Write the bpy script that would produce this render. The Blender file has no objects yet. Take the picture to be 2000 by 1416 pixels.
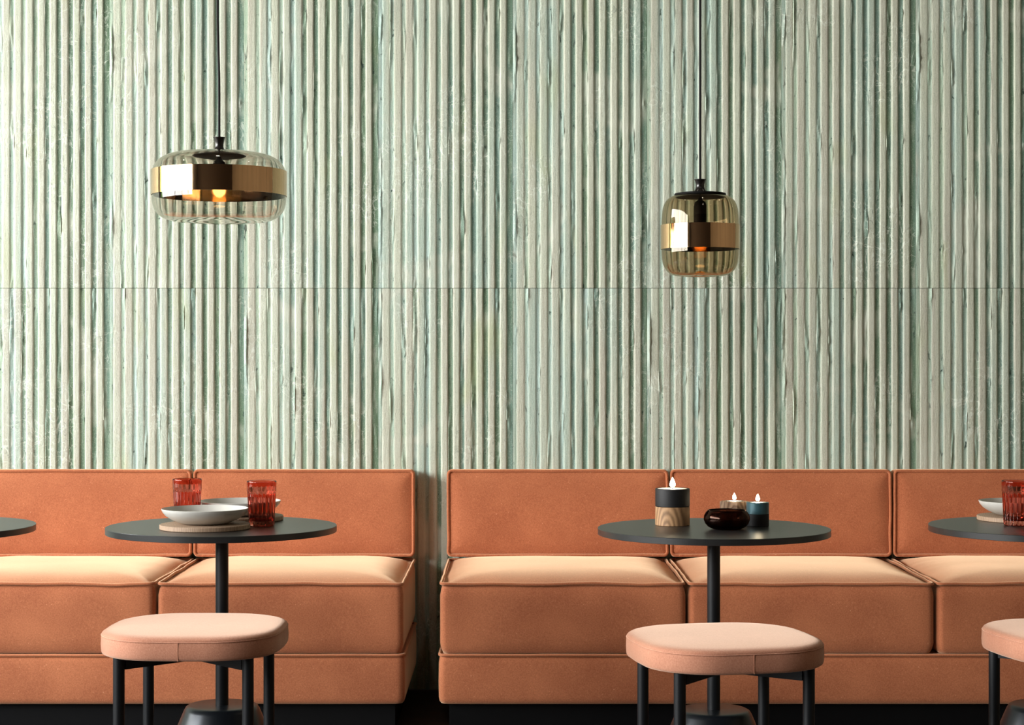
import bpy, bmesh, math, random
from mathutils import Vector, noise

S = bpy.context.scene
PI = math.pi
F = 3508.0            # focal length in pixels of the 2000 px wide frame
HC = 1.13             # eye height
YW = 6.185            # y of the fluted wall

# ---------------------------------------------------------------- camera, world, lights, exposure
cam = bpy.data.objects.new('camera', bpy.data.cameras.new('camera'))
S.collection.objects.link(cam)
cam.location = (0, 0, HC)
cam.rotation_euler = (PI / 2, 0, 0)
cam.data.sensor_width = 36
cam.data.lens = F * 36 / 2000
cam.data.clip_start = 0.02
S.camera = cam

w = bpy.data.worlds.new('sky'); S.world = w; w.use_nodes = True
nt = w.node_tree; nt.nodes.clear()
wo = nt.nodes.new('ShaderNodeOutputWorld'); bg = nt.nodes.new('ShaderNodeBackground')
tc = nt.nodes.new('ShaderNodeTexCoord'); sp = nt.nodes.new('ShaderNodeSeparateXYZ')
rp = nt.nodes.new('ShaderNodeValToRGB')
rp.color_ramp.elements[0].position = 0.0; rp.color_ramp.elements[0].color = (1.0, 0.97, 0.93, 1)
rp.color_ramp.elements[1].position = 0.6; rp.color_ramp.elements[1].color = (0.90, 0.95, 1.0, 1)
nt.links.new(tc.outputs['Generated'], sp.inputs[0]); nt.links.new(sp.outputs['Z'], rp.inputs[0])
nt.links.new(rp.outputs[0], bg.inputs['Color']); nt.links.new(bg.outputs[0], wo.inputs[0])
bg.inputs['Strength'].default_value = 25.5

def area(name, loc, rot, sx, sy, power, color, portal=False):
    l = bpy.data.lights.new(name, 'AREA'); l.shape = 'RECTANGLE'; l.size = sx; l.size_y = sy
    l.energy = power; l.color = color
    if portal: l.cycles.is_portal = True
    o = bpy.data.objects.new(name, l); S.collection.objects.link(o)
    o.location = loc; o.rotation_euler = rot
    return o
XL, XR, YB, ZC = -5.0, 3.9, -3.2, 3.25
WY0, WY1, WZ0, WZ1 = -1.3, 5.9, 1.3, 3.15           # the glazed opening of the left wall
area('window_portal', (XL + 0.02, (WY0 + WY1) / 2, (WZ0 + WZ1) / 2), (0, -PI / 2, 0), WZ1 - WZ0, WY1 - WY0, 1, (1, 1, 1), True)
# small round downlights recessed in the ceiling
SPOTS = [(x, y) for y in (2.1, 4.3) for x in (-2.1, -.75, .6, 1.95)]
for (x, y) in SPOTS:
    o = area('downlight', (x, y, ZC - 0.012), (0, 0, 0), .11, .11, 2, (1.0, 0.88, 0.74)); o.data.shape = 'DISK'

S.view_settings.view_transform = 'Standard'
S.view_settings.look = 'None'
S.view_settings.gamma = 1
S.view_settings.use_curve_mapping = False
S.view_settings.exposure = 0.0
S.cycles.max_bounces = 14
S.cycles.transmission_bounces = 12
S.cycles.transparent_max_bounces = 12
S.cycles.glossy_bounces = 6
S.cycles.diffuse_bounces = 4
S.cycles.use_denoising = True
S.cycles.sample_clamp_indirect = 6.0

# ---------------------------------------------------------------- materials
def mat(name):
    m = bpy.data.materials.new(name); m.use_nodes = True
    n = m.node_tree.nodes
    return m, n, m.node_tree.links, n['Principled BSDF']

def lin(r, g, b):
    f = lambda c: ((c / 255 + 0.055) / 1.055) ** 2.4 if c > 10 else c / 255 / 12.92
    return (f(r), f(g), f(b), 1)

def node(n, t, **kw):
    x = n.new(t)
    for k, v in kw.items():
        if k in x.bl_rna.properties: setattr(x, k, v)
        else: x.inputs[k].default_value = v
    return x

def mixc(n, l, fac, a, b, blend='MIX'):
    x = n.new('ShaderNodeMix'); x.data_type = 'RGBA'; x.blend_type = blend
    for sock, v in ((x.inputs['Factor'], fac), (x.inputs['A'], a), (x.inputs['B'], b)):
        pass
    def put(s, v):
        if isinstance(v, bpy.types.NodeSocket): l.new(v, s)
        else: s.default_value = v
    put(x.inputs[0], fac); put(x.inputs[6], a); put(x.inputs[7], b)
    return x.outputs[2]

def ramp(n, l, src, p0, p1, v0=0.0, v1=1.0):
    x = n.new('ShaderNodeMapRange'); l.new(src, x.inputs[0])
    x.inputs[1].default_value = p0; x.inputs[2].default_value = p1
    x.inputs[3].default_value = v0; x.inputs[4].default_value = v1
    return x.outputs[0]

def math_(n, l, op, a, b=None):
    x = n.new('ShaderNodeMath'); x.operation = op
    for i, v in enumerate((a, b)):
        if v is None: continue
        if isinstance(v, bpy.types.NodeSocket): l.new(v, x.inputs[i])
        else: x.inputs[i].default_value = v
    return x.outputs[0]

def plain(name, col, rough=0.5, metal=0.0, grain=0.0, gscale=200, bump=0.0, coat=0.0, spec=0.5):
    m, n, l, p = mat(name)
    p.inputs['Roughness'].default_value = rough; p.inputs['Metallic'].default_value = metal
    p.inputs['Coat Weight'].default_value = coat
    p.inputs['Specular IOR Level'].default_value = spec
    t = n.new('ShaderNodeTexCoord'); z = node(n, 'ShaderNodeTexNoise', Scale=gscale, Detail=4.0)
    l.new(t.outputs['Object'], z.inputs['Vector'])
    a = tuple(c * (1 - grain) for c in col[:3]) + (1,); b = tuple(min(1, c * (1 + grain)) for c in col[:3]) + (1,)
    l.new(mixc(n, l, ramp(n, l, z.outputs['Fac'], .35, .65), a, b), p.inputs['Base Color'])
    if bump:
        bp = node(n, 'ShaderNodeBump', Strength=bump, Distance=0.001)
        l.new(z.outputs['Fac'], bp.inputs['Height']); l.new(bp.outputs[0], p.inputs['Normal'])
    return m

def stone_mat():
    """ribbed glass-fibre like stone: off-white ribs, sea-green between them, streaks and pale veins"""
    m, n, l, p = mat('fluted green stone')
    t = n.new('ShaderNodeTexCoord'); oi = n.new('ShaderNodeObjectInfo')
    off = n.new('ShaderNodeVectorMath'); off.operation = 'SCALE'
    l.new(oi.outputs['Location'], off.inputs[0]); off.inputs['Scale'].default_value = 3.37
    v = n.new('ShaderNodeVectorMath'); v.operation = 'ADD'
    l.new(t.outputs['Object'], v.inputs[0]); l.new(off.outputs[0], v.inputs[1])
    def nz(sx, sz, detail=3.0, dist=0.0, rough=0.5):
        mp = n.new('ShaderNodeMapping'); mp.inputs['Scale'].default_value = (sx, sx, sz)
        l.new(v.outputs[0], mp.inputs[0])
        q = node(n, 'ShaderNodeTexNoise', Scale=1.0, Detail=detail, Distortion=dist, Roughness=rough)
        l.new(mp.outputs[0], q.inputs['Vector']); return q.outputs['Fac']
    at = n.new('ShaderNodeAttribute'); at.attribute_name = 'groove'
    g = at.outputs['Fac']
    streak = nz(26, 1.1, 4.0); fine = nz(120, 12, 5.0, 0.6, .7); patch = nz(5, 4, 3.0, 1.0); hue = nz(14, .8, 2.0)
    rib = mixc(n, l, ramp(n, l, streak, .35, .65), lin(190, 190, 174), lin(202, 211, 191))
    rib = mixc(n, l, ramp(n, l, hue, .52, .68), rib, lin(178, 198, 184))
    rib = mixc(n, l, math_(n, l, 'MULTIPLY', ramp(n, l, fine, .55, .75), .5), rib, lin(212, 216, 203))
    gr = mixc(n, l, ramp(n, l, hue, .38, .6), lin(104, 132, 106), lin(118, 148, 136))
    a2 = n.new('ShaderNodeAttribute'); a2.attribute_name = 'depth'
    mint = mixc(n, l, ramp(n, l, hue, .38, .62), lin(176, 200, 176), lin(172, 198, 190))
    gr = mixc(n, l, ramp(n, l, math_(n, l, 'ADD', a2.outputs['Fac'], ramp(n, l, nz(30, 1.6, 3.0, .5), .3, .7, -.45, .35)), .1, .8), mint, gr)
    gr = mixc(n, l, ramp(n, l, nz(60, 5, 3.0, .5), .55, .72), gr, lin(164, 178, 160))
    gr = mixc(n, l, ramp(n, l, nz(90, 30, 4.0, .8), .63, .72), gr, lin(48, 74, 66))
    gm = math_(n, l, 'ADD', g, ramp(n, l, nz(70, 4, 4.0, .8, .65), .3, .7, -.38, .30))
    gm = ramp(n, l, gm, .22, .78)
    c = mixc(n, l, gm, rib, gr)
    speck = nz(420, 240, 3.0, .3, .7)
    c = mixc(n, l, ramp(n, l, speck, .54, .72, 0, .55), c, lin(218, 222, 208))
    c = mixc(n, l, ramp(n, l, speck, .46, .30, 0, .45), c, lin(130, 142, 124))
    blot = nz(110, 26, 4.0, 1.0, .7)
    c = mixc(n, l, ramp(n, l, blot, .66, .74, 0, .55), c, lin(86, 102, 84))
    # cloudy pale patches and yellow-green touches
    c = mixc(n, l, ramp(n, l, patch, .56, .72, 0, .7), c, lin(206, 212, 196))
    c = mixc(n, l, ramp(n, l, nz(9, 2.4, 2.0, .5), .63, .8, 0, .5), c, lin(180, 190, 145))
    # thin pale veins / fibres
    def veins(sc, wdt, amt, zs, col):
        mp = n.new('ShaderNodeMapping'); mp.inputs['Scale'].default_value = (1, 1, zs)
        l.new(v.outputs[0], mp.inputs[0])
        q = node(n, 'ShaderNodeTexNoise', Scale=sc, Detail=2.5, Distortion=1.2); l.new(mp.outputs[0], q.inputs['Vector'])
        d = math_(n, l, 'ABSOLUTE', math_(n, l, 'SUBTRACT', q.outputs['Fac'], .5))
        k = math_(n, l, 'MULTIPLY', ramp(n, l, d, 0, wdt, 1, 0), ramp(n, l, nz(4, 3), .5, .62, 0, amt))
        return k, col
    for sc, wd, am, zs, col in ((7, .006, .75, 1.3, lin(228, 236, 222)), (26, .022, .7, .5, lin(226, 236, 224)), (34, .012, .5, .3, lin(96, 112, 96))):
        k, cc = veins(sc, wd, am, zs, col)
        c = mixc(n, l, k, c, cc)
    l.new(c, p.inputs['Base Color'])
    p.inputs['Roughness'].default_value = .42
    p.inputs['Specular IOR Level'].default_value = .22
    h = math_(n, l, 'ADD', math_(n, l, 'MULTIPLY', fine, .6), nz(320, 60, 3.0, .8))
    bp = node(n, 'ShaderNodeBump', Strength=.5, Distance=.0025)
    l.new(h, bp.inputs['Height']); l.new(bp.outputs[0], p.inputs['Normal'])
    return m

def velvet(name, dark, light, sheen, tint, bump=.25):
    m, n, l, p = mat(name)
    t = n.new('ShaderNodeTexCoord')
    def nz(s, d=3.0, r=.5):
        q = node(n, 'ShaderNodeTexNoise', Scale=s, Detail=d, Roughness=r); l.new(t.outputs['Object'], q.inputs['Vector']); return q.outputs['Fac']
    big = nz(5.5, 3.0); mid = nz(260, 4.0, .75); tiny = nz(900, 2.0)
    f = math_(n, l, 'ADD', math_(n, l, 'MULTIPLY', ramp(n, l, big, .3, .7), .42), math_(n, l, 'MULTIPLY', ramp(n, l, mid, .34, .66), .58))
    c = mixc(n, l, f, dark, light)
    sp_ = nz(260, 1.0)
    c = mixc(n, l, ramp(n, l, sp_, .78, .82, 0, .6), c, tint)
    l.new(c, p.inputs['Base Color'])
    p.inputs['Roughness'].default_value = .8
    p.inputs['Specular IOR Level'].default_value = .25
    p.inputs['Sheen Weight'].default_value = sheen
    p.inputs['Sheen Roughness'].default_value = .5
    p.inputs['Sheen Tint'].default_value = tint
    bp = node(n, 'ShaderNodeBump', Strength=bump, Distance=.0012)
    l.new(math_(n, l, 'ADD', tiny, mid), bp.inputs['Height']); l.new(bp.outputs[0], p.inputs['Normal'])
    return m

def glass_mat(name, col, rough=0.0, ior=1.45):
    m = bpy.data.materials.new(name); m.use_nodes = True
    n = m.node_tree.nodes; n.clear(); l = m.node_tree.links
    o = n.new('ShaderNodeOutputMaterial'); g = n.new('ShaderNodeBsdfGlass')
    g.inputs['Color'].default_value = col; g.inputs['Roughness'].default_value = rough; g.inputs['IOR'].default_value = ior
    t = n.new('ShaderNodeTexCoord'); z = node(n, 'ShaderNodeTexNoise', Scale=18.0, Detail=1.0)
    l.new(t.outputs['Object'], z.inputs['Vector'])
    bp = node(n, 'ShaderNodeBump', Strength=.03, Distance=.002)
    l.new(z.outputs['Fac'], bp.inputs['Height']); l.new(bp.outputs[0], g.inputs['Normal'])
    l.new(g.outputs[0], o.inputs[0])
    return m

def wood_mat(name, a, b, scale=30, rot=(0, 0, 0), dist=3.0, ring=False):
    m, n, l, p = mat(name)
    t = n.new('ShaderNodeTexCoord'); mp = n.new('ShaderNodeMapping')
    mp.inputs['Rotation'].default_value = rot
    mp.inputs['Scale'].default_value = (1, 1, .42 if ring else .25)
    if ring: wv_dir = 'Y'; mp.inputs['Location'].default_value = (-.004, 0, -.001)
    l.new(t.outputs['Object'], mp.inputs[0])
    wv = node(n, 'ShaderNodeTexWave', Scale=scale, Distortion=dist, Detail=3.0)
    wv.inputs['Detail Scale'].default_value = 1.6
    wv.wave_type = 'RINGS' if ring else 'BANDS'
    if ring: wv.rings_direction = 'Y'
    l.new(mp.outputs[0], wv.inputs['Vector'])
    z = node(n, 'ShaderNodeTexNoise', Scale=140.0, Detail=5.0); l.new(mp.outputs[0], z.inputs['Vector'])
    f = math_(n, l, 'ADD', math_(n, l, 'MULTIPLY', wv.outputs['Fac'], .65), math_(n, l, 'MULTIPLY', z.outputs['Fac'], .35))
    l.new(mixc(n, l, f, a, b), p.inputs['Base Color']); p.inputs['Roughness'].default_value = .6
    bp = node(n, 'ShaderNodeBump', Strength=.2, Distance=.001); l.new(f, bp.inputs['Height']); l.new(bp.outputs[0], p.inputs['Normal'])
    return m

def emis(name, col, strength):
    m = bpy.data.materials.new(name); m.use_nodes = True
    n = m.node_tree.nodes; n.clear(); l = m.node_tree.links
    o = n.new('ShaderNodeOutputMaterial'); e = n.new('ShaderNodeEmission')
    e.inputs[0].default_value = col; e.inputs[1].default_value = strength
    l.new(e.outputs[0], o.inputs[0]); return m

M = dict(
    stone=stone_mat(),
    sofa=velvet('terracotta velvet', lin(153, 80, 48), lin(206, 126, 84), 1.0, lin(255, 220, 180)),
    stool=velvet('peach velvet', lin(166, 106, 80), lin(202, 144, 116), .72, lin(255, 226, 202)),
    black=plain('black powder coated metal', lin(15, 18, 21), .42, 0.0, .06, 300, spec=.35),
    top=plain('charcoal table laminate', lin(34, 35, 35), .33, 0.0, .06, 260, .05),
    base=plain('cast black base', lin(24, 28, 33), .3, .3, .06, 300, spec=.4),
    plinth=plain('black plinth board', lin(7, 7, 8), .7, 0, .1, 60, spec=.15),
    floor=plain('dark stained floor', lin(44, 24, 15), .5, 0, .3, 14, spec=.3),
    dark=plain('dark brown plaster', lin(50, 38, 29), .8, 0, .1, 6),
    rwall=plain('ochre plaster', lin(128, 116, 98), .8, 0, .12, 3),
    ceil=plain('ceiling paint', lin(118, 112, 104), .9, 0, .03, 8),
    lwall=plain('warm grey plaster', lin(170, 160, 148), .9, 0, .05, 8),
    frame=plain('white window frame', lin(225, 225, 220), .5, 0, .02, 30),
    paving=plain('pale paving', lin(150, 146, 138), .9, 0, .15, 3),
    leaf=plain('garden hedge leaves', lin(72, 104, 44), .7, 0, .5, 9, .5),
    ceramic=plain('white glazed stoneware', lin(198, 196, 188), .32, 0, .03, 25, coat=.2),
    gold=None,
    clear=glass_mat('clear lamp glass', (.925, .905, .875, 1)),
    amber=glass_mat('amber lamp glass', (.85, .795, .70, 1)),
    red=glass_mat('red tumbler glass', (.89, .60, .54, 1), 0.0, 1.46),
    smoke=glass_mat('dark amber bowl glass', (.40, .26, .21, 1), 0.0, 1.5),
    lampblack=plain('black lamp fitting', lin(20, 17, 15), .25, 0, .05, 300),
    lidblack=plain('satin black lamp lid', lin(12, 11, 10), .6, 0, .05, 300, spec=.12),
    cable=plain('black cable', lin(7, 7, 6), .8, 0, .05, 300),
    oak=wood_mat('pale oak board', lin(140, 114, 92), lin(172, 146, 120), 55, (0, 0, .3), 9),
    oak2=wood_mat('figured oak', lin(112, 80, 50), lin(186, 146, 104), 34, (0, .25, .5), 2.5, True),
    bark=wood_mat('knotty wood block', lin(112, 80, 58), lin(190, 156, 124), 40, (.2, 1.3, .2), 4, True),
    cblack=plain('matt black candle holder', lin(17, 17, 18), .6, 0, .05, 200, spec=.35),
    teal=plain('teal lacquered metal', lin(58, 90, 97), .35, .3, .04, 200),
    wax=plain('white candle wax', lin(240, 236, 226), .5, 0, .01, 50),
    alu=plain('tealight cup', lin(200, 198, 194), .25, 1.0, .02, 100),
    wick=plain('wick', lin(20, 16, 12), .9, 0, .1, 100),
    flame=emis('flame', (1.0, .80, .52, 1), 60),
    bulb=emis('glowing bulb', (1.0, .62, .26, 1), 10),
)
def gold_mat():
    m, n, l, p = mat('polished bronze band')
    p.inputs['Metallic'].default_value = 1.0; p.inputs['Roughness'].default_value = .07
    t = n.new('ShaderNodeTexCoord'); z = node(n, 'ShaderNodeTexNoise', Scale=30.0, Detail=2.0)
    l.new(t.outputs['Object'], z.inputs['Vector'])
    l.new(mixc(n, l, z.outputs['Fac'], lin(212, 174, 132), lin(222, 186, 144)), p.inputs['Base Color'])
    bp = node(n, 'ShaderNodeBump', Strength=.04, Distance=.002)
    l.new(z.outputs['Fac'], bp.inputs['Height']); l.new(bp.outputs[0], p.inputs['Normal'])
    return m
M['gold'] = gold_mat()

# ---------------------------------------------------------------- helpers
def link_mesh(name, verts, faces, m, parent=None, loc=(0, 0, 0), smooth=True, sharp=None):
    me = bpy.data.meshes.new(name); me.from_pydata([tuple(v) for v in verts], [], faces); me.update()
    bm = bmesh.new(); bm.from_mesh(me); bmesh.ops.recalc_face_normals(bm, faces=bm.faces[:]); bm.to_mesh(me); bm.free()
    if smooth:
        me.shade_smooth()
        if sharp: me.set_sharp_from_angle(angle=math.radians(sharp))
    me.materials.append(M[m] if isinstance(m, str) else m)
    o = bpy.data.objects.new(name, me); S.collection.objects.link(o)
    o.parent = parent; o.location = loc
    return o

def empty(name, loc, label, cat, group=None, rz=0):
    o = bpy.data.objects.new(name, None); S.collection.objects.link(o); o.location = loc; o.rotation_euler = (0, 0, rz)
    o.empty_display_size = .05
    o['label'] = label; o['category'] = cat
    if group: o['group'] = group
    return o

def struct(o):
    o['kind'] = 'structure'; return o

def lathe(name, prof, m, parent=None, loc=(0, 0, 0), n=64, sharp=40, closed=False, ruf=None):
    """prof: (r, z) list; r == 0 ends become poles. closed joins last ring to first (a shell). ruf(a, r, z) -> r"""
    V, Fc, rings = [], [], []
    for r, z in prof:
        if r < 1e-6:
            rings.append([len(V)]); V.append((0, 0, z))
        else:
            s = len(V)
            for k in range(n):
                a = 2 * PI * k / n; rr = ruf(a, r, z) if ruf else r
                V.append((rr * math.cos(a), rr * math.sin(a), z))
            rings.append(list(range(s, s + n)))
    pairs = list(zip(rings, rings[1:])) + ([(rings[-1], rings[0])] if closed else [])
    for A, B in pairs:
        if len(A) == 1 and len(B) == 1: continue
        for k in range(n):
            k2 = (k + 1) % n
            if len(A) == 1: Fc.append((A[0], B[k2], B[k]))
            elif len(B) == 1: Fc.append((A[k], A[k2], B[0]))
            else: Fc.append((A[k], A[k2], B[k2], B[k]))
    return link_mesh(name, V, Fc, m, parent, loc, True, sharp)

def rrect(w, d, r, seg=8, side=24):
    """closed rounded rectangle outline, centred, constant point count"""
    r = max(min(r, w / 2 - 1e-4, d / 2 - 1e-4), 1e-4); P = []
    cs = [(w / 2 - r, d / 2 - r, 0), (-w / 2 + r, d / 2 - r, PI / 2), (-w / 2 + r, -d / 2 + r, PI), (w / 2 - r, -d / 2 + r, 3 * PI / 2)]
    for i, (cx, cy, a0) in enumerate(cs):
        arc = [(cx + r * math.cos(a0 + PI / 2 * k / seg), cy + r * math.sin(a0 + PI / 2 * k / seg)) for k in range(seg + 1)]
        P += arc
        nx, ny, na = cs[(i + 1) % 4]
        q = (nx + r * math.cos(na), ny + r * math.sin(na)); e = arc[-1]
        for k in range(1, side):
            P.append((e[0] + (q[0] - e[0]) * k / side, e[1] + (q[1] - e[1]) * k / side))
    return P

def loft(name, rings, m, parent=None, loc=(0, 0, 0), sharp=None, caps=(True, True)):
    V, Fc = [], []
    n = len(rings[0])
    for R in rings: V += R
    for i in range(len(rings) - 1):
        a, b = i * n, (i + 1) * n
        for k in range(n):
            k2 = (k + 1) % n; Fc.append((a + k, a + k2, b + k2, b + k))
    if caps[0]: Fc.append(tuple(range(n - 1, -1, -1)))
    if caps[1]: s = (len(rings) - 1) * n; Fc.append(tuple(range(s, s + n)))
    return link_mesh(name, V, Fc, m, parent, loc, True, sharp)

def tube(name, pts, r, m, parent=None, loc=(0, 0, 0), closed=True, n=8, up=None):
    V, Fc = [], []; N = len(pts); pts = [Vector(p) for p in pts]
    ref = Vector(up) if up else Vector((0, 0, 1))
    for i in range(N):
        if closed: t = pts[(i + 1) % N] - pts[i - 1]
        else: t = pts[min(i + 1, N - 1)] - pts[max(i - 1, 0)]
        t.normalize(); a = ref.cross(t)
        if a.length < 1e-4: a = Vector((1, 0, 0)).cross(t)
        a.normalize(); b = t.cross(a)
        for k in range(n):
            q = 2 * PI * k / n; V.append(pts[i] + (a * math.cos(q) + b * math.sin(q)) * r)
    for i in range(N if closed else N - 1):
        j = (i + 1) % N
        for k in range(n):
            k2 = (k + 1) % n; Fc.append((i * n + k, i * n + k2, j * n + k2, j * n + k))
    if not closed:
        Fc.append(tuple(range(n - 1, -1, -1))); Fc.append(tuple(range((N - 1) * n, N * n)))
    return link_mesh(name, V, Fc, m, parent, loc, True, 60)

def box(name, x0, x1, y0, y1, z0, z1, m, parent=None, bev=0.0):
    bm = bmesh.new(); bmesh.ops.create_cube(bm, size=1)
    for v in bm.verts:
        v.co = Vector(((x0 + x1) / 2 + v.co.x * (x1 - x0), (y0 + y1) / 2 + v.co.y * (y1 - y0), (z0 + z1) / 2 + v.co.z * (z1 - z0)))
    if bev: bmesh.ops.bevel(bm, geom=bm.edges[:], offset=bev, segments=2, affect='EDGES')
    me = bpy.data.meshes.new(name); bm.to_mesh(me); bm.free()
    me.materials.append(M[m]); o = bpy.data.objects.new(name, me); S.collection.objects.link(o); o.parent = parent
    return o

def ns(x, y, z, s): return noise.noise(Vector((x * s, y * s, z * s)))

# ---------------------------------------------------------------- room shell
T = .15
M['trimmetal'] = plain('brushed trim', lin(150, 145, 135), .3, 1.0, .05, 100)
struct(box('baseboard_back', XL, XR, YW - .012, YW - .0095, .0005, .006, 'trimmetal'))
for i_, (x, y) in enumerate(SPOTS):
    struct(lathe('trim_%d' % (i_ + 1), [(.062, ZC - .010), (.078, ZC - .008), (.080, ZC - .0005), (.062, ZC - .0005)], 'frame', None, (x, y, 0), n=32, closed=True))
struct(box('floor', XL, XR, YB, YW + .02, -.1, 0, 'floor'))
struct(box('ceiling', XL, XR, YB, YW + .02, ZC, ZC + .1, 'ceil'))
struct(box('wall_right', XR, XR + T, YB, YW + .02, 0, ZC, 'rwall'))
struct(box('wall_front', XL, XR, YB - T, YB, 0, ZC, 'dark'))
# left wall with the glazed opening
lw = link_mesh('wall_left', [], [], 'lwall')
bm = bmesh.new()
for (y0, y1, z0, z1) in ((YB, WY0, 0, ZC), (WY1, YW + .02, 0, ZC), (WY0, WY1, 0, WZ0), (WY0, WY1, WZ1, ZC)):
    r = bmesh.ops.create_cube(bm, size=1)
    for v in r['verts']:
        v.co = Vector((XL - T / 2 + v.co.x * T, (y0 + y1) / 2 + v.co.y * (y1 - y0), (z0 + z1) / 2 + v.co.z * (z1 - z0)))
bm.to_mesh(lw.data); bm.free(); struct(lw)
win = bpy.data.objects.new('window_1', None); S.collection.objects.link(win); struct(win)
for k in range(6):
    y = WY0 + (WY1 - WY0) * k / 5
    y = min(max(y, WY0 + .03), WY1 - .03)
    box('mullion', XL - .11, XL - .05, y - .03, y + .03, WZ0, WZ1, 'frame', win)
for z in (WZ0 + .03, WZ1 - .03):
    box('frame_rail', XL - .11, XL - .05, WY0, WY1, z - .03, z + .03, 'frame', win)
# garden outside the window: paving and a low hedge
struct(box('ground_outside', XL - 14, XL - T, -8, 14, -.3, -.15, 'paving'))
def hedge(loc, sx, sy, sz, label):
    bm = bmesh.new(); bmesh.ops.create_icosphere(bm, subdivisions=5, radius=1)
    for v in bm.verts:
        c = v.co.copy(); k = 1 + .18 * ns(c.x, c.y, c.z, 3) + .1 * ns(c.x, c.y, c.z, 11)
        v.co = Vector((c.x * sx * k, c.y * sy * k, max(c.z, -.6) * sz * k))
    me = bpy.data.meshes.new('garden_hedge'); bm.to_mesh(me); bm.free(); me.shade_smooth(); me.materials.append(M['leaf'])
    o = bpy.data.objects.new('garden_hedge', me); S.collection.objects.link(o); o.location = loc
    o['label'] = label; o['category'] = 'hedge'
hedge((XL - 3.0, 7.0, 1.2), .8, .9, 2.3, 'clipped green hedge outside the window nearest the ribbed wall')

# ---------------------------------------------------------------- fluted stone wall: 11-rib panels in two rows
PW = .4625; PX0 = -.4602; ROWS = [(0.0, 1.3848), (1.3862, 2.771), (2.7724, ZC)]
CENT = [(.0270 + .04033 * k) for k in range(11)]      # rib centres inside one panel
def panel_mesh(z0, z1, seed):
    H = z1 - z0; rows = int(H / .014)
    rnd = random.Random(seed)
    hw = [(.0166 - .0018 * k / 10) * rnd.uniform(.95, 1.06) for k in range(11)]
    xs = set([0.0006, PW - .0006])
    for k, c in enumerate(CENT):
        for q in (-1.03, -.93, -.8, -.68, -.56, -.4, 0, .4, .56, .68, .8, .93, 1.03): xs.add(round(c + q * hw[k], 5))
    for k in range(10): xs.add(round((CENT[k] + CENT[k + 1]) / 2, 5))
    for x in (.004, .008, .0105, .450, .456, .460): xs.add(x)
    xs = sorted(x for x in xs if 0.0005 <= x <= PW - .0005)
    V, G, DP, Fc = [], [], [], []
    dep = lambda k: (.0026 + .0042 * min(1, k / 6))
    for j in range(rows + 1):
        z = H * j / rows
        for x in xs:
            k = min(range(11), key=lambda q: abs(CENT[q] - x)); c = CENT[k]
            wob = .00025 * noise.noise(Vector((k * 7.3 + seed * 31, z * 9, 3))) + .0003 * noise.noise(Vector((k * 3.1 + seed, z * 45, 8)))
            h_ = hw[k] * (1 + .06 * noise.noise(Vector((k * 5.7 + seed * 17, z * 6, 1))))
            d = (x - c) / h_
            depth = dep(k if d > 0 else max(k - 1, 0))
            rise = max(0, min(1, (1.04 - abs(d)) / .52)); rise = rise * rise * (3 - 2 * rise)
            fill = max(0, noise.noise(Vector((x * 60 + seed * 9, z * 7, 4))) + .35 * noise.noise(Vector((x * 150 + seed * 9, z * 60, 7))) - .22) * .012      # uneven lumps between ribs
            y = -(depth * rise) - (fill if abs(d) > .8 else 0) - .0006 * noise.noise(Vector((x * 120, z * 50, seed)))
            y += depth - .0068                    # ribs share one front plane, grooves differ in depth
            if x < .0112: y -= .0010                # flat raised strip beside the panel joint
            V.append((x + wob * (1 if abs(d) < 1.05 else 0), y if abs(d) < 1 else y, z))
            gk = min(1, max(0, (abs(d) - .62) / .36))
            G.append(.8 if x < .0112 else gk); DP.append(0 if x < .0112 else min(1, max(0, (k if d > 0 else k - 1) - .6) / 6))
    n = len(xs)
    for j in range(rows):
        for i in range(n - 1):
            a = j * n + i; Fc.append((a, a + 1, a + n + 1, a + n))
    # back slab so each panel has thickness
    s = len(V); 
    for (x, z) in ((xs[0], 0), (xs[-1], 0), (xs[-1], H), (xs[0], H)): V.append((x, .02, z)); G.append(0); DP.append(0)
    Fc += [(s, s + 3, s + 2, s + 1)]
    Fc.append(tuple([s, s + 1] + [i for i in range(n - 1, -1, -1)]))
    Fc.append(tuple([s + 3] + [rows * n + i for i in range(n)] + [s + 2]))
    Fc.append(tuple([s] + [j * n for j in range(rows + 1)] + [s + 3]))
    Fc.append(tuple([s + 1, s + 2] + [j * n + n - 1 for j in range(rows, -1, -1)]))
    me = bpy.data.meshes.new('stone_panel'); me.from_pydata(V, [], Fc)
    at = me.attributes.new('groove', 'FLOAT', 'POINT'); at.data.foreach_set('value', G)
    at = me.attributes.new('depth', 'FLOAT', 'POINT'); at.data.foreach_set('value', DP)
    me.shade_smooth(); me.set_sharp_from_angle(angle=math.radians(70))
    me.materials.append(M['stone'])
    return me
wall = struct(box('wall_back', XL, XR, YW + .0205, YW + .15, 0, ZC, 'dark'))
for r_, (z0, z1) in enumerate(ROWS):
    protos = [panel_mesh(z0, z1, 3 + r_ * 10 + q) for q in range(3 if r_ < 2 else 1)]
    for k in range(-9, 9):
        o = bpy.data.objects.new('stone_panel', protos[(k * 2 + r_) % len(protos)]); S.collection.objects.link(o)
        o.parent = wall; o.location = (PX0 + k * PW, YW + .0, z0)

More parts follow.
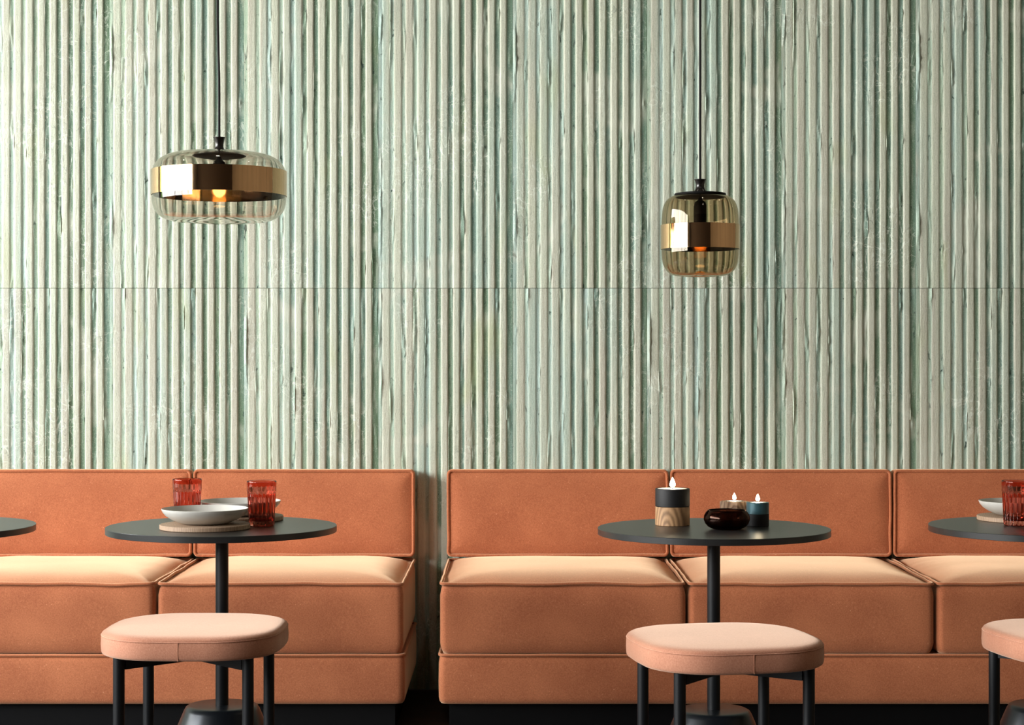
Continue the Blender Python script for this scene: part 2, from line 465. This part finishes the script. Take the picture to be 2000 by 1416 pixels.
# ---------------------------------------------------------------- banquettes
YF, YBK = 5.466, 6.09          # seat front, backrest front
MOD = .757
def cushion_block(parent, xa, xb, seed):
    """upholstered seat block with a pillowed top; the piping follows its upper edge"""
    xa += .004; xb -= .004
    cx, cy = (xa + xb) / 2, (YF + YW - .03) / 2; W_, D_ = xb - xa, (YW - .03) - YF
    zt, zb = .452, .243
    rings = []
    def put(w_, d_, r, z, bul=0):
        R = []
        for (x, y) in rrect(w_, d_, r, 6, 26):
            R.append((x, y, z))
        rings.append(R)
    for t in (0, .06, .15, .3, .5, .7, .85, .94, 1):
        z = zb + (zt - zb) * t
        edge = .012 * (1 - min(1, min(t, 1 - t) / .15)) ** 2
        b = .006 * math.sin(PI * t)
        put(W_ - 2 * edge * .8, D_ - 2 * edge * .8 , .02, z)
        R = rings[-1]
        rings[-1] = [(x * (1 + 0), y - (b if y < -D_ * .4 else 0) * math.cos(PI * x / W_ * .9) + .0012 * ns(x + seed, y, z, 9), z_) for (x, y, z_) in R for z in (z_,)]
    for t in (.006, .012, .02, .032, .05, .075, .105, .14, .18, .22, .26, .30):
        dome = .040 * (1 - math.exp(-t / .055))
        R = []
        for (x, y) in rrect(W_ - .022 - 2 * t, D_ - .022 - 2 * t, max(.02 - t, .006) + t * .6, 6, 26):
            # shallow folds that run in from the side seams
            side = max(0, 1 - (W_ / 2 - abs(x)) / .11)
            fold = .0035 * side * noise.noise(Vector((x * 5 + seed, y * 26, 2))) * min(1, t / .02)
            bk = 1 - .25 * max(0, (y / (D_ / 2))) ** 3
            R.append((x, y, zt - .004 + dome * bk + fold + .002 * ns(x + seed, y, 0, 7)))
        rings.append(R)
    o = loft('seat_cushion', rings, 'sofa', parent, (cx, cy, 0))
    P = []
    for (x, y) in rrect(W_ - .006, D_ - .006, .016, 6, 40):
        wv = .0045 * noise.noise(Vector((x * 6 + seed * 3, y * 6, 5))) + .001 * noise.noise(Vector((x * 25, y * 25, seed)))
        sd = .003 * noise.noise(Vector((x * 9 + seed, y * 14, 9)))
        nx = (1 if x > 0 else -1) if abs(x) > W_ / 2 - .03 else 0
        P.append((x + nx * (min(0, sd)), y, zt + .0035 + wv))
    tube('piping', P, .0052, 'sofa', o, (0, 0, 0))
    # lower seam roll of the block
    return o

def back_block(parent, xa, xb, seed):
    xa += .0035; xb -= .0035
    W_, H_ = xb - xa, .767 - .472; cx, cz = (xa + xb) / 2, (.767 + .472) / 2
    y0 = YBK; rings = []
    # rings in the x-z plane stacked towards the room
    for (yy, ins) in ((YW - .012, .014), (YW - .02, .004), (YBK + .03, .0), (YBK + .012, .001), (YBK + .004, .006), (YBK + .001, .012), (YBK - .001, .018),
                      (YBK - .005, .03), (YBK - .008, .05), (YBK - .010, .08), (YBK - .011, .11), (YBK - .0115, .14)):
        R = []
        for (x, z) in rrect(W_ - 2 * ins, H_ - 2 * ins, max(.016 - ins, .004) + .3 * ins, 6, 26):
            R.append((x, yy + (.0016 * ns(x + seed, z, 0, 8) if ins > .02 else 0), z + (.002 if 0 else 0)))
        rings.append(R)
    o = loft('back_cushion', rings, 'sofa', parent, (cx, 0, cz))
    P = []
    for (x, z) in rrect(W_ - .008, H_ - .008, .013, 6, 40):
        wx = .0022 * noise.noise(Vector((x * 4 + seed, z * 16, 5))) if abs(x) > W_ / 2 - .02 else 0
        wz = .0012 * noise.noise(Vector((x * 7 + seed, z * 3, 6)))
        P.append((x + wx, YBK + .001, z + wz))
    tube('piping', P, .0052, 'sofa', o, (0, 0, 0), up=(0, 1, 0))
    return o

def banquette(name, xa, xb, label, seed, open_left=False):
    t = empty(name, ((xa + xb) / 2, YF + .3, 0), label, 'bench', 'orange upholstered wall benches')
    inv = Vector(((xa + xb) / 2, YF + .3, 0))
    def fix(o): o.location = Vector(o.location) - inv
    n = round((xb - xa) / MOD)
    fix(box('plinth', xa + .031, xb - .031, YF + .031, YW - .03, 0.001, .0885, 'plinth', t))
    # base upholstery
    W_, D_ = xb - xa, YW - .03 - YF
    rings = []
    for (z, ins) in ((.0876, .016), (.090, .007), (.097, .002), (.108, 0), (.16, -.001), (.215, 0), (.228, .002), (.236, .007), (.239, .014)):
        rings.append([(x, y + .0008 * ns(x + seed, y, z, 10), z) for (x, y) in rrect(W_ - 2 * ins, D_ - 2 * ins, .022, 6, 60)])
    b = loft('base', rings, 'sofa', t, ((xa + xb) / 2, (YF + YW - .03) / 2, 0)); fix(b)
    tube('piping', [(x, y, .2385 + .0008 * noise.noise(Vector((x * 8, y * 8, seed)))) for (x, y) in rrect(W_ - .004, D_ - .004, .02, 6, 90)], .0045, 'sofa', b, (0, 0, 0))
    for k in range(n):
        fix(cushion_block(t, xa + k * MOD, xa + (k + 1) * MOD, seed + k * 3.7))
        fix(back_block(t, xa + k * MOD, xa + (k + 1) * MOD, seed + k * 5.1))
    return t
banquette('banquette', -.327 - 2 * MOD, -.327, 'orange velvet wall bench left of the gap, two cushions in view', 11)
banquette('banquette', -.2235, -.2235 + 3 * MOD, 'orange velvet wall bench right of the gap, three cushions in view', 47)

# ---------------------------------------------------------------- tables
TZ = .71
def table(x, y, label):
    t = empty('bistro_table', (x, y, 0), label, 'table', 'round black bistro tables')
    lathe('tabletop', [(0, TZ - .016), (.2935, TZ - .016), (.294, TZ - .0155), (.294, TZ - .0010), (.2936, TZ - .0003), (.2930, TZ), (0, TZ)], 'top', t, n=160, sharp=14)
    lathe('mounting_plate', [(0, TZ - .021), (.075, TZ - .021), (.075, TZ - .0165), (0, TZ - .0165)], 'black', t, n=48)
    lathe('pole', [(0, .235), (.0165, .235), (.0165, TZ - .022), (0, TZ - .022)], 'black', t, n=40)
    lathe('base', [(0, 0), (.178, 0), (.1815, .004), (.181, .010), (.150, .10), (.117, .19), (.0965, .238), (.0915, .2465), (.086, .2495), (.080, .2505), (0, .2505)], 'base', t, n=96, sharp=50)
    return t
table(-1.528, 4.62, 'round black bistro table cut by the left edge of the photo')
table(-.746, 4.62, 'round black bistro table with two white bowls and two red glasses')
table(.512, 4.56, 'round black bistro table carrying the lit candles')
table(1.372, 4.62, 'round black bistro table cut by the right edge of the photo')

# ---------------------------------------------------------------- stools
def stool(x, y, diag, label):
    """diag: angle (from +x) of the diagonal on which two legs stand; legs on a square"""
    rz = math.radians(diag)
    t = empty('stool', (x, y, 0), label, 'stool', 'peach upholstered stools', rz)
    SZ = .507; s = .415
    def out(k, z):
        R = []
        for (px, py) in rrect(s - 2 * k, s - 2 * k, .145 - k * .8, 10, 14):
            a = math.atan2(py, px)
            bow = .004 * (1 - abs(math.sin(2 * a)))          # the sides bow outwards a little
            q = 1 + bow / math.hypot(px, py) if k < .15 else 1
            R.append((px * q, py * q, z))
        return R
    rings = [out(.014, SZ - .0565), out(.006, SZ - .0555), out(.002, SZ - .053), out(.0, SZ - .048), out(-.0008, SZ - .034), out(0, SZ - .017), out(.0014, SZ - .0120), out(.0006, SZ - .0100),
             out(.003, SZ - .0062), out(.008, SZ - .0030), out(.016, SZ - .0010), out(.03, SZ + .0002), out(.06, SZ + .0015), out(.11, SZ + .0025), out(.16, SZ + .0028)]
    seat = loft('seat', rings, 'stool', t)
    tube('piping', [(px, py, SZ - .0122) for (px, py, _) in out(.0004, 0)], .0012, 'stool', seat, n=6)
    ymax = max(p[1] for p in out(0, 0) if abs(p[0]) < .02)
    for sg in (-1, 1):
        tube('side_seam', [(0, sg * (ymax + .0004), SZ - .054 + .0041 * k) for k in range(11)], .0009, 'stool', seat, closed=False, n=6, up=(0, 1, 0))
    L = .211
    for k in range(4):
        a = PI / 4 + k * PI / 2
        lx, ly = L * math.cos(a), L * math.sin(a)
        lathe('leg', [(0, 0), (.0122, 0), (.0133, .001), (.0133, SZ - .057), (0, SZ - .057)], 'black', t, (lx, ly, 0), n=32)
    for a in (PI / 4, -PI / 4):
        V = []; hw, z0, z1 = .010, SZ - .084, SZ - .0572
        d = Vector((math.cos(a), math.sin(a), 0)); nn = Vector((-d.y, d.x, 0)); e = L - .012
        for sx in (-1, 1):
            for (sn, z) in ((-1, z0), (1, z0), (1, z1), (-1, z1)):
                V.append(d * e * sx + nn * hw * sn + Vector((0, 0, z)))
        if a < 0: V = [v - Vector((0, 0, .0004)) for v in V]
        Fc = [(0, 1, 2, 3), (7, 6, 5, 4), (0, 4, 5, 1), (1, 5, 6, 2), (2, 6, 7, 3), (3, 7, 4, 0)]
        link_mesh('cross_rail', V, Fc, 'black', t, smooth=False)
    return t
stool(-.752, 4.28, -1.5, 'peach upholstered stool under the table with the bowls, front left')
stool(.484, 4.11, 11.5, 'peach upholstered stool in front of the candle table')
stool((2115 - 1000) * 4.20 / F, 4.20, 11.5, 'peach upholstered stool cut by the right edge of the photo')

# ---------------------------------------------------------------- tableware
def board(x, y, label):
    o = lathe('wooden_board', [(0, 0), (.1120, 0), (.1135, .0015), (.1135, .0105), (.1122, .012), (0, .012)], 'oak', None, (x, y, TZ + .0004), n=96, sharp=35)
    o['label'] = label; o['category'] = 'board'; o['group'] = 'round wooden boards'
def bowl(x, y, label):
    pr = [(0, .0015), (.040, .0015), (.046, 0), (.052, .0005), (.066, .004), (.085, .0125), (.098, .0215), (.1055, .030), (.1085, .0365), (.1088, .0385), (.1078, .0392),
          (.1062, .0372), (.1015, .031), (.093, .0235), (.078, .015), (.055, .0085), (.03, .0065), (0, .006)]
    o = lathe('shallow_bowl', pr, 'ceramic', None, (x, y, TZ + .0128), n=112, sharp=60)
    o['label'] = label; o['category'] = 'bowl'; o['group'] = 'white shallow bowls'
board(-.776, 4.54, 'round wooden board under the front white bowl')
bowl(-.776, 4.54, 'white shallow bowl nearest the camera, between the red glasses')
board(-.724, 4.79, 'round wooden board under the white bowl behind the right red glass')
bowl(-.726, 4.79, 'white shallow bowl farther back, partly behind a red glass')
board(1.355, 4.785, 'round wooden board on the table at the right edge')
bowl(1.355, 4.785, 'white shallow bowl on the table at the right edge')

def tumbler(x, y, label, rz=0.0):
    NF = 20
    def ruf(a, r, z):
        if r > .024 and .006 < z < .088 and ruf.out:
            k = min(1, (.088 - z) / .004, (z - .006) / .004)
            return r - .0020 * k * (1 - abs(math.cos(NF * a / 2)) ** .7) 
        return r
    ruf.out = True
    outer = [(0, 0), (.030, 0), (.0325, .0015), (.0332, .006), (.0335, .010)]
    for k in range(1, 14): outer.append((.0335 + .0036 * k / 14, .010 + .077 * k / 14))
    outer += [(.0371, .0875), (.0377, .0895), (.0380, .112), (.0379, .1145), (.0372, .1152), (.0363, .1145)]
    inner = [(.0355, .090), (.0345, .070), (.0325, .030), (.0310, .016), (.026, .0125), (0, .0118)]
    prof = outer + inner
    # flutes only on the outside
    V, Fc, rings = [], [], []; n = NF * 8; no = len(outer)
    for i, (r, z) in enumerate(prof):
        if r < 1e-6: rings.append([len(V)]); V.append((0, 0, z)); continue
        s = len(V)
        for k in range(n):
            a = 2 * PI * k / n; rr = ruf(a, r, z) if i < no else r
            V.append((rr * math.cos(a), rr * math.sin(a), z))
        rings.append(list(range(s, s + n)))
    for A, B in zip(rings, rings[1:]):
        for k in range(n):
            k2 = (k + 1) % n
            if len(A) == 1: Fc.append((A[0], B[k2], B[k]))
            elif len(B) == 1: Fc.append((A[k], A[k2], B[0]))
            else: Fc.append((A[k], A[k2], B[k2], B[k]))
    o = link_mesh('drinking_glass', V, Fc, 'red', None, (x, y, TZ + .0004), True, 50)
    o.rotation_euler = (0, 0, rz)
    o['label'] = label; o['category'] = 'glass'; o['group'] = 'ribbed red drinking glasses'
tumbler(-.850, 4.70, 'ribbed red drinking glass behind the front bowl, left one', .1)
tumbler(-.644, 4.62, 'ribbed red drinking glass right of the front bowl', .3)
tumbler(1.301, 4.63, 'ribbed red drinking glass on the table at the right edge', .2)

# candle holders
def flame(parent, z, h, rad):
    lathe('wick', [(0, z - .001), (.0009, z - .001), (.0007, z + .006), (0, z + .006)], 'wick', parent, n=8)
    pr = [(0, z + .003)] + [(rad * math.sin(PI * (k / 12) ** .66) ** .8 * (1 - .35 * k / 12), z + .003 + h * k / 12) for k in range(1, 12)] + [(0, z + .003 + h)]
    lathe('flame', pr, 'flame', parent, n=20)
def cup(parent, z, r):
    lathe('candle_cup', [(0, z - .004), (r, z - .004), (r + .0006, z + .0002), (r + .0012, z + .0006), (r, z + .0010), (r - .0012, z - .0006), (0, z - .0006)], 'alu', parent, n=48)
    lathe('wax', [(0, z - .0004), (r - .0016, z - .0004), (r - .002, z + .0002), (0, z + .0002)], 'wax', parent, n=48)

t = empty('candle_holder', (.4145, 4.638, TZ), 'large candle holder, black above oak, lit, at the left on its table', 'candle')
lathe('wooden_base', [(0, .0004), (.0435, .0004), (.0445, .0016), (.0445, .0478), (.0438, .0485), (0, .0485)], 'oak2', t, n=80, sharp=35)
lathe('black_holder', [(0, .0487), (.0432, .0487), (.0445, .050), (.0445, .0935), (.0438, .0950), (.0405, .0950), (.0396, .0938), (.0396, .0895), (0, .0895)], 'cblack', t, n=80, sharp=35)
o = lathe('wax', [(0, .0898), (.0385, .0898), (.0385, .0942), (.037, .0948), (.02, .0940), (0, .0938)], 'wax', t, n=48)
flame(t, .0940, .027, .0082)

t = empty('candle_holder', (.632, 4.62, TZ), 'small round candle holder, teal above black, lit', 'candle')
lathe('black_base', [(0, .0004), (.0282, .0004), (.029, .0012), (.029, .0305), (.0285, .031), (0, .031)], 'cblack', t, n=64, sharp=35)
lathe('teal_holder', [(0, .0312), (.0285, .0312), (.029, .0318), (.029, .0598), (.0284, .0606), (.0238, .0606), (.0232, .0598), (.0232, .0560), (0, .0560)], 'teal', t, n=64, sharp=35)
cup(t, .0602, .0222); flame(t, .0604, .0190, .0060)

t = empty('candle_holder', (.583, 4.71, TZ), 'eight-sided wooden candle block, lit, behind the dark glass bowl', 'candle')
V = []; n8 = 8; rr = .0385
for (k, z) in ((0, .0004), (0, .0555), (.0008, .0563)):
    for q in range(n8):
        a = 2 * PI * q / n8 + PI / 2 + .08 ; V.append(((rr - k) * math.cos(a), (rr - k) * math.sin(a), z))
for q in range(n8):
    a = 2 * PI * q / n8 + PI / 2 + .08; V.append((.0240 * math.cos(a), .0240 * math.sin(a), .0563))
for q in range(n8):
    a = 2 * PI * q / n8 + PI / 2 + .08; V.append((.0240 * math.cos(a), .0240 * math.sin(a), .0525))
Fc = [tuple(range(n8 - 1, -1, -1))]
for i in range(4):
    for q in range(n8): Fc.append((i * 8 + q, i * 8 + (q + 1) % 8, (i + 1) * 8 + (q + 1) % 8, (i + 1) * 8 + q))
Fc.append(tuple(range(32, 40)))
link_mesh('wooden_block', V, Fc, 'bark', t, smooth=False)
cup(t, .0566, .0215); flame(t, .0568, .0185, .0056)

pr = [(0, 0), (.030, 0), (.036, .0012), (.047, .0065), (.0545, .0150), (.0580, .0250), (.0572, .0340), (.0530, .0425), (.0480, .0478), (.0472, .0490), (.0462, .0488),
      (.0458, .0472), (.0505, .0415), (.0538, .0335), (.0545, .0255), (.0512, .0168), (.0445, .0095), (.034, .0052), (0, .0045)]
o = lathe('glass_bowl', pr, 'smoke', None, (.5405, 4.52, TZ + .0004), n=96, sharp=70)
o['label'] = 'small round dark amber glass bowl in front of the small candles'; o['category'] = 'bowl'

# ---------------------------------------------------------------- pendant lamps
def shell(prof, th):
    """profile of a thin wall: outer points then the inner offset, reversed"""
    inn = []
    for i, (r, z) in enumerate(prof):
        a = Vector(prof[max(i - 1, 0)]); b = Vector(prof[min(i + 1, len(prof) - 1)])
        t = (b - a).normalized(); nrm = Vector((-t.y, t.x))     # towards the inside for a profile running top to bottom on the right
        q = Vector((r, z)) - Vector((t.y * -1, t.x)) * -th if False else Vector((r, z)) + Vector((t.y, -t.x)) * th
        inn.append((max(q.x, 0 if r < 1e-6 else .0005), q.y))
    return prof, inn

def spline(P, k=6):
    out = []
    for i in range(len(P) - 1):
        p0 = P[max(i - 1, 0)]; p1 = P[i]; p2 = P[i + 1]; p3 = P[min(i + 2, len(P) - 1)]
        for s in range(k):
            t = s / k
            f = lambda a, b, c, d: .5 * ((2 * b) + (-a + c) * t + (2 * a - 5 * b + 4 * c - d) * t * t + (-a + 3 * b - 3 * c + d) * t ** 3)
            out.append((max(0, f(p0[0], p1[0], p2[0], p3[0])), f(p0[1], p1[1], p2[1], p3[1])))
    out.append(P[-1]); return out

def pendant(x, y, label, glass, P, band, lid, spool, sock, bulb_z, kink):
    t = empty('pendant_lamp', (x, y, ZC), label, 'lamp')
    def L(o): o.location.z -= ZC; return o
    prof = spline(P, 7)
    o_, i_ = shell(prof, .0022)
    pr = o_ + i_[::-1]
    g = L(lathe('glass_shade', pr, glass, t, n=128, sharp=80, closed=True))
    rb, z0, z1 = band
    L(lathe('metal_band', [(rb, z0), (rb + .0012, z0), (rb + .0012, z1), (rb, z1)], 'gold', t, n=128, sharp=30, closed=True))
    rl, zl = lid
    L(lathe('lid', [(0, zl - .004), (rl - .006, zl - .004), (rl - .001, zl - .001), (rl, zl + .002), (rl - .001, zl + .0045), (rl - .012, zl + .006), (0, zl + .007)], 'lidblack', t, n=72, sharp=50))
    zs0, zs1 = spool
    L(lathe('cap', [(0, zs0), (.0180, zs0), (.0172, zs0 + .002), (.0135, zs0 + .007), (.0110, zs0 + .014), (.0112, zs0 + .021), (.0140, zs1 - .003), (.0155, zs1 - .0006), (.0155, zs1), (0, zs1)], 'lampblack', t, n=48, sharp=50))
    zt, zb = sock
    L(lathe('lamp_socket', [(0, zb), (.0160, zb), (.0163, zb + .002), (.0163, zt - .012), (.014, zt - .004), (.009, zt), (.0055, zt + .004), (.0055, zl - .004), (0, zl - .004)], 'lidblack', t, n=48, sharp=50))
    L(lathe('bulb', [(0, bulb_z - .020), (.008, bulb_z - .018), (.0145, bulb_z - .010), (.0165, bulb_z), (.0145, bulb_z + .010), (.011, zb - .0005), (0, zb - .0005)], 'bulb', t, n=32))
    n = 40; pts = []
    for k in range(n + 1):
        z = zs1 - .001 + (ZC - .026 - zs1) * k / n
        pts.append((kink(z), 0, z))
    L(tube('cable', pts, .0032, 'cable', t, closed=False, n=8, up=(0, 1, 0)))
    cx = kink(ZC)
    L(lathe('ceiling_rose', [(0, ZC - .027), (.045, ZC - .027), (.05, ZC - .022), (.05, ZC - .0005), (0, ZC - .0005)], 'lampblack', t, (cx, 0, 0), n=48))
    return t
pendant(-.753, 4.62, 'wide low pendant lamp of clear glass with bronze band, left', 'clear',
        [(.064, 1.6655), (.095, 1.6675), (.125, 1.6635), (.150, 1.652), (.164, 1.636), (.1700, 1.620), (.1712, 1.590), (.1712, 1.560), (.170, 1.540), (.163, 1.519), (.147, 1.503), (.122, 1.4945), (.085, 1.4925), (.045, 1.496), (0.0, 1.4985)],
        (.1722, 1.558, 1.622), (.069, 1.664), (1.6705, 1.7090), (1.652, 1.618), 1.606,
        lambda z: -.004 * min(1, max(0, (z - 1.85) / .15)) if z < 2.2 else -.004 )
pendant(.484, 4.62, 'narrow barrel pendant lamp of amber glass with bronze band, right', 'amber',
        [(.060, 1.5605), (.075, 1.556), (.088, 1.545), (.0955, 1.528), (.0985, 1.505), (.0995, 1.475), (.0995, 1.430), (.0985, 1.402), (.0935, 1.378), (.081, 1.361), (.062, 1.353), (.040, 1.3515), (.020, 1.356), (0.0, 1.3615)],
        (.1006, 1.421, 1.483), (.0665, 1.5600), (1.5670, 1.6010), (1.546, 1.478), 1.462,
        lambda z: 0.0)
